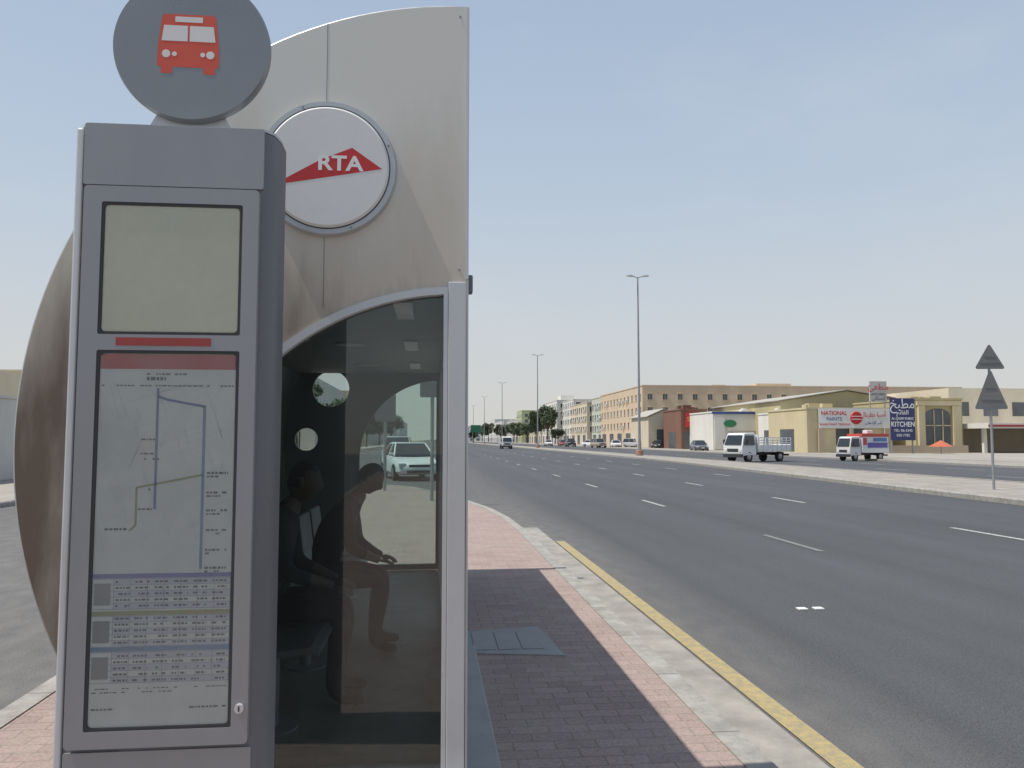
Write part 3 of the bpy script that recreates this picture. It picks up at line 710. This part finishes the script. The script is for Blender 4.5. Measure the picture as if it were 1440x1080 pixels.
e=empty('direction_sign',(17.5,330,.12)); b=B(); b.box(-.1,.1,-.1,.1,0,6.5).box(2.4,2.6,-.1,.1,0,6.5); b.obj('posts',M['pole'],e,True); B().box(-.8,3.4,-.14,-.104,4.4,7.4).obj('panel',mat('sign_green',(.02,.16,.08),.5),e,True)

# ------------------------------------------------------------ buildings
def building(name,x0,x1,y0,y1,h,wm,rows=(),nf=0,ns=0,w=1.2,wh=1.3,parapet=.5,doors=True,roofbox=None):
    e=empty(name,((x0+x1)/2,(y0+y1)/2,0))
    b=B(); b.box(x0,x1,y0,y1,0,h-parapet)
    p=.3; b.box(x0,x1,y0,y0+p,h-parapet,h); b.box(x0,x1,y1-p,y1,h-parapet,h); b.box(x0,x0+p,y0+p,y1-p,h-parapet,h); b.box(x1-p,x1,y0+p,y1-p,h-parapet,h)
    b.obj('walls',wm,e)
    c=B(); c.box(x0-.08,x1+.08,y0-.08,y0-.003,h-.16,h+.06); c.box(x0-.08,x0-.003,y0+0,y1,h-.16,h+.06); c.obj('cornice',wm,e)
    if rows:
        pn=B(); sl=B(); ac=B()
        for z in rows:
            for i in range(nf):
                cx=x0+(x1-x0)*(i+.5)/nf
                pn.box(cx-w/2,cx+w/2,y0-.012,y0-.004,z-wh/2,z+wh/2)
                sl.box(cx-w/2-.1,cx+w/2+.1,y0-.12,y0-.004,z-wh/2-.12,z-wh/2-.003); sl.box(cx-w/2-.1,cx+w/2+.1,y0-.14,y0-.004,z+wh/2+.003,z+wh/2+.1)
                sl.box(cx-w/2-.1,cx-w/2-.003,y0-.12,y0-.004,z-wh/2,z+wh/2); sl.box(cx-.03,cx+.03,y0-.04,y0-.013,z-wh/2,z+wh/2)
                if random.random()<.3: ac.box(cx+w/2+.3,cx+w/2+1.0,y0-.4,y0-.005,z-.6,z-.1)
            for i in range(ns):
                cy=y0+(y1-y0)*(i+.5)/ns
                pn.box(x0-.012,x0-.004,cy-w/2,cy+w/2,z-wh/2,z+wh/2)
                sl.box(x0-.12,x0-.004,cy-w/2-.1,cy+w/2+.1,z-wh/2-.12,z-wh/2-.003); sl.box(x0-.14,x0-.004,cy-w/2-.1,cy+w/2+.1,z+wh/2+.003,z+wh/2+.1)
                if random.random()<.3: ac.box(x0-.4,x0-.005,cy+w/2+.3,cy+w/2+1.0,z-.6,z-.1)
        pn.obj('windows',M['wpane'],e); sl.obj('sills_and_lintels',wm,e)
        if ac.v: ac.obj('air_conditioners',M['offwhite'],e)
    if doors:
        d=B(); nd=max(1,int((y1-y0)/7))
        for i in range(nd):
            cy=y0+(y1-y0)*(i+.5)/nd; d.box(x0-.02,x0-.004,cy-2,cy+2,.1,2.9)
        nd=max(1,int((x1-x0)/7))
        for i in range(nd):
            cx=x0+(x1-x0)*(i+.5)/nd; d.box(cx-1.8,cx+1.8,y0-.02,y0-.004,.1,2.9)
        d.obj('shopfronts',M['wpane'],e)
    r=B()
    if roofbox:
        for (a,bb,c_,d_,hh) in roofbox: r.box(a,bb,c_,d_,h-parapet,h+hh)
    for k in range(3):
        a=random.uniform(x0+1,x1-2.5); c_=random.uniform(y0+1,y1-3); r.box(a,a+1.4,c_,c_+1.1,h-parapet+.002*k,h+random.uniform(.3,.9))
    r.obj('roof_rooms',wm,e)
    return e
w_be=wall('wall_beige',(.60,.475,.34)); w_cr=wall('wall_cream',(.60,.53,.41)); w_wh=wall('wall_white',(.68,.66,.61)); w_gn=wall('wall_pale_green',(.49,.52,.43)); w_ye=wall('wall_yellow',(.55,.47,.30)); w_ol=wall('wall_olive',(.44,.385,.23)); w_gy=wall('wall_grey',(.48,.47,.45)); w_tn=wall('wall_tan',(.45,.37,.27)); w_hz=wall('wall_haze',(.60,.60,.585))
roofm=mat('corrugated_roof',(.42,.39,.34),.6,.2,nscale=1)
building('apartment_building',42,110,155,194,12.4,w_be,(4.6,7.4,10.1),22,12,1.0,1.15,roofbox=[(72,80,170,182,1.6),(60,63,165,170,.9),(92,96,168,176,1.0)])
building('apartment_building',45.5,60,200,222,13.0,w_gn,(4.5,7.5,10.5),5,7,1.5,1.5)
building('apartment_building',44.5,60,224,250,12.2,w_cr,(4.5,7.5,10.2),5,8,1.5,1.5)
building('apartment_building',46,62,254,275,14.6,w_wh,(4.5,7.5,10.5,13.0),5,6,1.4,1.4)
building('apartment_building',44.5,64,278,315,15.5,w_wh,(4.5,7.5,10.5,13.5),5,9,1.4,1.4,roofbox=[(47,52,285,292,2)])
building('apartment_building',45,66,322,362,12.5,w_cr,(4.5,7.5,10.5),5,9,1.5,1.5)
building('apartment_building',44,66,382,405,15.6,wall('wall_lime',(.47,.50,.30)),(4.5,7.5,10.5,13.2),5,6,1.6,1.5)
building('apartment_building',45,70,412,470,12,w_gy,(4.5,7.5,10),5,9,1.5,1.5)
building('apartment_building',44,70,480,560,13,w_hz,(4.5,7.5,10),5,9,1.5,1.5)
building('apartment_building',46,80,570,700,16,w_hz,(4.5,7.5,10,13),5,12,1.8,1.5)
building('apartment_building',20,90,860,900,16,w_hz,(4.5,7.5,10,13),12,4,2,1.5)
for (x0,x1,y0,y1,h,wm) in ((-40,-31,58,72,6.6,w_cr),(-46,-20,90,125,9,w_cr),(-44,-19,135,180,12,w_wh),(-44,-19,190,240,13,w_be),(-44,-19,250,330,12,w_gy),(-44,-19,345,450,15,w_hz),(-44,-18,470,640,14,w_hz)):
    rows=[z for z in (4.5,7.5,10.5) if z<h-1.5 and h>8]
    e=building('low_building' if h<10 else 'apartment_building',x0,x1,y0,y1,h,wm,rows,6,0,1.5,1.4)
    p=B()
    for z in rows:
        k=int((y1-y0)/4)
        for i in range(k):
            cy=y0+(y1-y0)*(i+.5)/k; p.box(x1+.004,x1+.012,cy-.7,cy+.7,z-.7,z+.7)
    if rows: p.obj('street_windows',M['wpane'],e)
b=B(); b.box(-15.75,-15.5,-40,62,0,3.1); b.box(-15.8,-15.45,-40,62,3.103,3.2)
for k in range(26): b.box(-15.497,-15.40,-38+k*4,-37.7+k*4,0,3.1)
b.obj('boundary_wall',wall('wall_boundary',(.54,.53,.50)))

def shed(name,x0,x1,y0,y1,h,ridge,wm,ax='y',door=None,doorm=None):
    e=empty(name,((x0+x1)/2,(y0+y1)/2,0)); xm=(x0+x1)/2
    b=B(); poly=[(x0,0),(x1,0),(x1,h),(xm,ridge),(x0,h)]
    n=5; b.add([(x,y0,z) for x,z in poly]+[(x,y1,z) for x,z in poly],[(0,1,2,3,4),(9,8,7,6,5)]+[(i,(i+1)%5,5+(i+1)%5,5+i) for i in range(5)])
    b.obj('walls',wm,e)
    b=B(); o=.3
    for a,c in ((x0-o,xm),(x1+o,xm)):
        za=h-.05; b.add([(a,y0-o,za+.06),(c,y0-o,ridge+.1),(c,y1+o,ridge+.1),(a,y1+o,za+.06),(a,y0-o,za+.2),(c,y0-o,ridge+.25),(c,y1+o,ridge+.25),(a,y1+o,za+.2)],[(0,3,2,1),(4,5,6,7),(0,1,5,4),(1,2,6,5),(2,3,7,6),(3,0,4,7)])
    b.obj('roof',roofm,e)
    if door:
        b=B()
        for a,c,z in door: b.box(a,c,y0-.03,y0-.005,.1,z)
        b.obj('doors',doorm or M['wpane'],e)
    return e
shed('warehouse',49.2,69,108,135,7.0,8.5,w_ol)
shed('warehouse',39,44.6,140,152,5.6,6.9,w_cr,door=[(40.5,43,3.4)])
e=building('shop_building',41.2,45.6,128,138,6.6,wall('wall_brown',(.20,.10,.07)),(),0,0,doors=True,parapet=.3)
B().box(41.9,44.9,127.8,127.99,3.6,6.0).obj('sign_board',M['red'],e); text('sign_text','SHOP',1.0,mat('sign_yellow',(.7,.5,.08),.5),(43.4,127.78,4.9),e,ext=.01)
gr=mat('trim_green',(.03,.22,.10),.5); bd=mat('trim_blue',(.05,.09,.28),.5)
e=building('showroom',42.6,54.0,117,130,5.8,w_wh,(),0,0,doors=False,parapet=.3)
b=B(); b.box(42.4,54.1,116.80,116.86,5.45,5.8,0); b.box(42.8,44.4,116.82,116.98,.1,4.9,1); b.box(50.5,53.8,116.82,116.98,.1,2.8,2); b.box(44.8,50.2,116.84,116.98,2.9,4.7,1); b.box(45.2,49.9,116.86,116.98,.1,2.6,2)
b.obj('facade_panels',[bd,w_wh,M['wpane']],e)
shape('leaf_sign_left',[circ(45.2,4.0,1.0,32,.55)],116.7,.08,gr,e); shape('leaf_sign_right',[circ(51.5,4.0,1.9,32,.6)],116.7,.08,gr,e); text('leaf_text','ALSAFA',.8,M['white'],(51.5,116.68,4.0),e,ext=.01)
building('white_store',47.6,51.8,104,112,5.3,w_wh,(),0,0,doors=True,parapet=.3)
e=building('paint_shop',45.2,56.0,92,103,5.4,w_ye,(),0,0,doors=True,parapet=.4)
B().box(46.6,55.6,91.72,91.85,2.95,5.35).obj('sign_board',M['offwhite'],e)
text('sign_text','NATIONAL',.72,M['red'],(48.5,91.70,4.75),e,ext=.01,sx=.9,off=.01); text('sign_text_2','PAINTS',.6,bd,(48.5,91.70,4.05),e,ext=.01)
text('sign_text_3','SHARK PAINT TRADING',.36,M['red'],(48.6,91.70,3.4),e,ext=.01)
text('sign_text_ar','\ufedd\ufe8e\ufee8\ufeae\ufec8\ufee7 \ufe8d\ufe92\ufebb\ufe83',.85,M['red'],(53.5,91.70,4.6),e,ext=.01,sx=.8); text('sign_text_ar2','\ufee5\ufe8e\ufeeb\ufea9\ufefa\ufedf \ufeae\ufeb7',.5,bd,(53.5,91.70,3.6),e,ext=.01)
b=B(); b.cyl((51.3,91.60,4.2),(51.3,91.70,4.2),.72,.78,n=36); b.obj('sign_ball',M['red'],e,smooth=True)
b=B(); b.box(50.6,52.0,91.57,91.60,4.35,4.43); b.box(50.65,51.9,91.57,91.60,4.0,4.08); b.obj('sign_ball_stripes',M['white'],e)
b=B(); b.box(46.4,47.0,91.5,91.715,.1,2.9).box(50.4,50.8,91.5,91.715,.1,2.9).box(54.8,55.2,91.5,91.715,.1,2.9); b.obj('piers',w_tn,e)
e=empty('roof_billboard',(54.4,92.5,5.4)); b=B(); b.box(53.5,53.6,92.4,92.5,5.0,8.6).box(55.4,55.5,92.4,92.5,5.0,8.6); b.obj('posts',M['pole'],e)
B().box(53.4,55.6,92.2,92.35,6.2,8.7).obj('panel',w_gy,e); text('text_a','\ufe8a\ufecc\ufec4\ufee3',1.1,M['red'],(54.5,92.18,8.0),e,ext=.01); text('text_b','KITCHEN',.42,M['ink'],(54.5,92.18,7.1),e,ext=.01)
text('text_c','\ufef2\ufee7\ufe8e\ufe98\ufeb4\ufedb',.6,M['ink'],(54.5,92.18,6.6),e,ext=.01)
e=empty('kitchen_sign',(53.6,86,0)); b=B(); b.box(52.3,52.42,86.05,86.2,0,6.2).box(54.8,54.92,86.05,86.2,0,6.2); b.obj('posts',M['pole'],e)
B().box(52.15,55.1,85.85,86.0,1.5,6.3).obj('panel',mat('sign_navy',(.035,.045,.14),.5),e)
text('t1','\ufea6\ufe92\ufec4\ufee3',1.5,M['white'],(53.6,85.83,5.6),e,ext=.01,sx=.9); text('t2','\ufee2\ufe8b\ufe8e\ufed8\ufedf\ufe8d',.7,M['white'],(53.6,85.83,4.65),e,ext=.01); text('t3','AL QASIM PUBLIC',.40,M['white'],(53.6,85.83,3.95),e,ext=.01,sx=.85)
text('t4','KITCHEN',.80,M['white'],(53.6,85.83,3.3),e,ext=.01,sx=.85,off=.01); text('t5','TEL: 06-5345',.42,M['white'],(53.6,85.83,2.6),e,ext=.01); text('t6','050-7785',.42,M['white'],(53.6,85.83,2.05),e,ext=.01)
e=building('restaurant_building',57.8,63.8,90,104,6.5,w_ol,(),0,0,doors=False,parapet=.4)
ar=[(59.0,.2),(62.2,.2),(62.2,4.4)]+[(60.6+1.6*math.cos(R(a)),4.4+.9*math.sin(R(a))) for a in range(15,166,15)]+[(59.0,4.4)]
shape('arched_glazing',[ar],89.92,.07,M['wpane'],e)
b=B(); b.box(58.0,58.8,89.6,89.99,.1,5.6).box(62.4,63.4,89.6,89.99,.1,5.6).box(57.9,63.6,89.7,89.99,5.65,6.2); 
b.box(59,62.2,89.80,89.91,3.2,3.32).box(60.0,60.1,89.8,89.91,.2,5.1).box(61.1,61.2,89.8,89.91,.2,5.1); b.obj('piers_and_mullions',w_ye,e)
b=B(); b.box(52,63,88.0,88.2,0,.9); b.obj('low_wall',w_tn)
e=empty('parasol',(57.2,84.5,0)); b=B(); b.cyl((57.2,84.5,.8),(57.2,84.5,1.5),1.3,.05,n=10); b.obj('canopy',carpaint('canopy_orange',(.5,.12,.05)),e); b=B(); b.cyl((57.2,84.5,0),(57.2,84.5,1.5),.04,n=8); b.obj('pole',M['pole'],e)
e=empty('fuel_station',(70,88,0)); b=B(); b.box(64.2,90,86,98,2.9,3.5,0); b.box(64.1,90,85.9,85.99,3.05,3.3,1); b.box(66.3,88,96,110,0,8.2,2)
for x in (65,72,80,88): b.box(x,x+.4,88,88.4,0,2.9,0)
b.obj('canopy_and_shop',[w_wh,M['red2'],w_cr],e)
b=B()
for i in range(5): b.box(67+i*4,69.0+i*4,95.96,95.99,4.6,6.4)
b.obj('windows',M['wpane'],e)

# ------------------------------------------------------------ trees
LEAF=mat('leaves',(.085,.11,.06),.8,nscale=1.2,namt=.5); BARK=mat('bark',(.12,.09,.06),.9)
def treemesh(seed,h=8,r=3,trunk=.35,n=3200,leaf=.26):
    rnd=random.Random(seed); b=B(); zc=h*trunk
    b.cyl((0,0,0),(.1,.05,zc),.22*h/8,.15*h/8,n=8,mi=1)
    cl=[]
    for k in range(16):
        a=rnd.uniform(0,6.28); rr=r*math.sqrt(rnd.random())*.85; z=zc+(h-zc)*rnd.uniform(.15,.9)
        sh_=1-.5*abs((z-zc)/(h-zc)-.45); c=Vector((rr*sh_*math.cos(a),rr*sh_*math.sin(a),z)); cl.append((c,r*rnd.uniform(.25,.45)))
        b.cyl((.1,.05,zc*.95),c,.09*h/8,.02,n=5,mi=1)
    for k in range(n):
        c,cr=rnd.choice(cl); d=Vector((rnd.gauss(0,1),rnd.gauss(0,1),rnd.gauss(0,.8))).normalized()*cr*rnd.uniform(.5,1.05)
        p=c+d; u=Vector((rnd.gauss(0,1),rnd.gauss(0,1),rnd.gauss(0,1))).normalized(); v=u.orthogonal().normalized()*leaf*.5; u=u*leaf*.5*rnd.uniform(.7,1.4)
        b.quad(p-u-v,p+u-v,p+u+v,p-u+v,0)
    o=b.obj('crown',[LEAF,BARK],None,fix=False); me=o.data; bpy.data.objects.remove(o); return me
TM=[treemesh(i,8,3.2) for i in range(3)]
def tree(x,y,sc_,k=0,sz=1,nm='street_tree'):
    e=empty(nm,(x,y,0),random.uniform(0,6)); o=bpy.data.objects.new('trunk_and_crown',TM[k%3]); link(o,e,True); o.scale=(sc_,sc_,sc_*sz)
for x,y,s,k,z in ((39.5,268,1.25,0,1.25),(38,282,1.1,1,1.3),(40,300,1.2,2,1.1),(39,318,1.0,0,1),(38,350,1.1,1,1),(39,372,1.2,2,1),(37,395,1.1,0,1),(38,430,1.2,1,1),(38,236,.7,2,.9),(18.8,345,.7,1,1),
  (-13,62,.75,0,1),(-13,80,.9,1,1),(-12.5,104,.8,2,1),(-13,130,1,0,1),(-12.5,160,.9,1,1),(-12.5,200,1,2,1),(-12,250,1.1,0,1),(38,520,1.5,1,1),(39,600,1.5,2,1)):
    tree(x,y,s,k,z)

# ------------------------------------------------------------ sky, sun, camera
w=bpy.data.worlds.new('World'); sc.world=w; w.use_nodes=True; n=w.node_tree.nodes; l=w.node_tree.links
bg=n['Background']; bg.inputs['Strength'].default_value=.12
sky=n.new('ShaderNodeTexSky'); sky.sky_type='NISHITA'; sky.sun_disc=False; EL=65
sky.sun_elevation=R(EL); sky.sun_rotation=R(-96); sky.air_density=1.0; sky.dust_density=2.0; sky.ozone_density=1.2; sky.altitude=0
tc=n.new('ShaderNodeTexCoord')
sp=n.new('ShaderNodeSeparateXYZ'); l.new(tc.outputs['Generated'],sp.inputs[0])
hc=n.new('ShaderNodeValToRGB'); l.new(sp.outputs['Z'],hc.inputs[0]); cr=hc.color_ramp
cr.elements[0].position=0.0; cr.elements[0].color=(.60,.595,.565,1)
cr.elements[1].position=.6; cr.elements[1].color=(.37,.48,.64,1)
for p,c in ((.05,(.61,.615,.60)),(.15,(.57,.615,.655)),(.32,(.47,.565,.68))):
    q=cr.elements.new(p); q.color=(*c,1)
hf=n.new('ShaderNodeMapRange'); hf.inputs['From Min'].default_value=0; hf.inputs['From Max'].default_value=.9; hf.inputs['To Min'].default_value=.98; hf.inputs['To Max'].default_value=.7; l.new(sp.outputs['Z'],hf.inputs['Value'])
sc10=n.new('ShaderNodeVectorMath'); sc10.operation='SCALE'; sc10.inputs['Scale'].default_value=8.8; l.new(hc.outputs[0],sc10.inputs[0])
m1=n.new('ShaderNodeMix'); m1.data_type='RGBA'; l.new(hf.outputs[0],m1.inputs['Factor']); l.new(sky.outputs[0],m1.inputs['A']); l.new(sc10.outputs[0],m1.inputs['B'])
mp=n.new('ShaderNodeMapping'); mp.inputs['Scale'].default_value=(1.2,1.2,3.2); l.new(tc.outputs['Generated'],mp.inputs[0])
t=n.new('ShaderNodeTexNoise'); t.inputs['Scale'].default_value=2.6; t.inputs['Detail'].default_value=7; t.inputs['Roughness'].default_value=.55; l.new(mp.outputs[0],t.inputs[0])
r=n.new('ShaderNodeMapRange'); r.inputs['From Min'].default_value=.5; r.inputs['From Max'].default_value=.85; r.inputs['To Min'].default_value=0; r.inputs['To Max'].default_value=.25; l.new(t.outputs[0],r.inputs[0])
mx=n.new('ShaderNodeMix'); mx.data_type='RGBA'; l.new(r.outputs[0],mx.inputs['Factor']); l.new(m1.outputs['Result'],mx.inputs['A']); mx.inputs['B'].default_value=(5.8,6.0,6.2,1)
l.new(mx.outputs['Result'],bg.inputs['Color'])
sd=bpy.data.lights.new('sun','SUN'); sd.energy=4.6; sd.angle=R(.5); sd.color=(1,.95,.87)
so=bpy.data.objects.new('sun',sd); COL.objects.link(so)
d=Vector((1,.10,0)).normalized()*math.cos(R(EL)); d.z=-math.sin(R(EL)); so.rotation_euler=d.to_track_quat('-Z','Y').to_euler(); so.location=(-20,-5,40)
cd=bpy.data.cameras.new('camera'); cd.lens=28; cd.sensor_width=36; cd.clip_end=6000; cd.clip_start=.05
co=bpy.data.objects.new('camera',cd); COL.objects.link(co); co.location=(0,0,1.6); co.rotation_euler=(R(93.98),0,R(-5.86)); sc.camera=co
sc.view_settings.view_transform='Standard'; sc.view_settings.look='None'; sc.view_settings.exposure=0
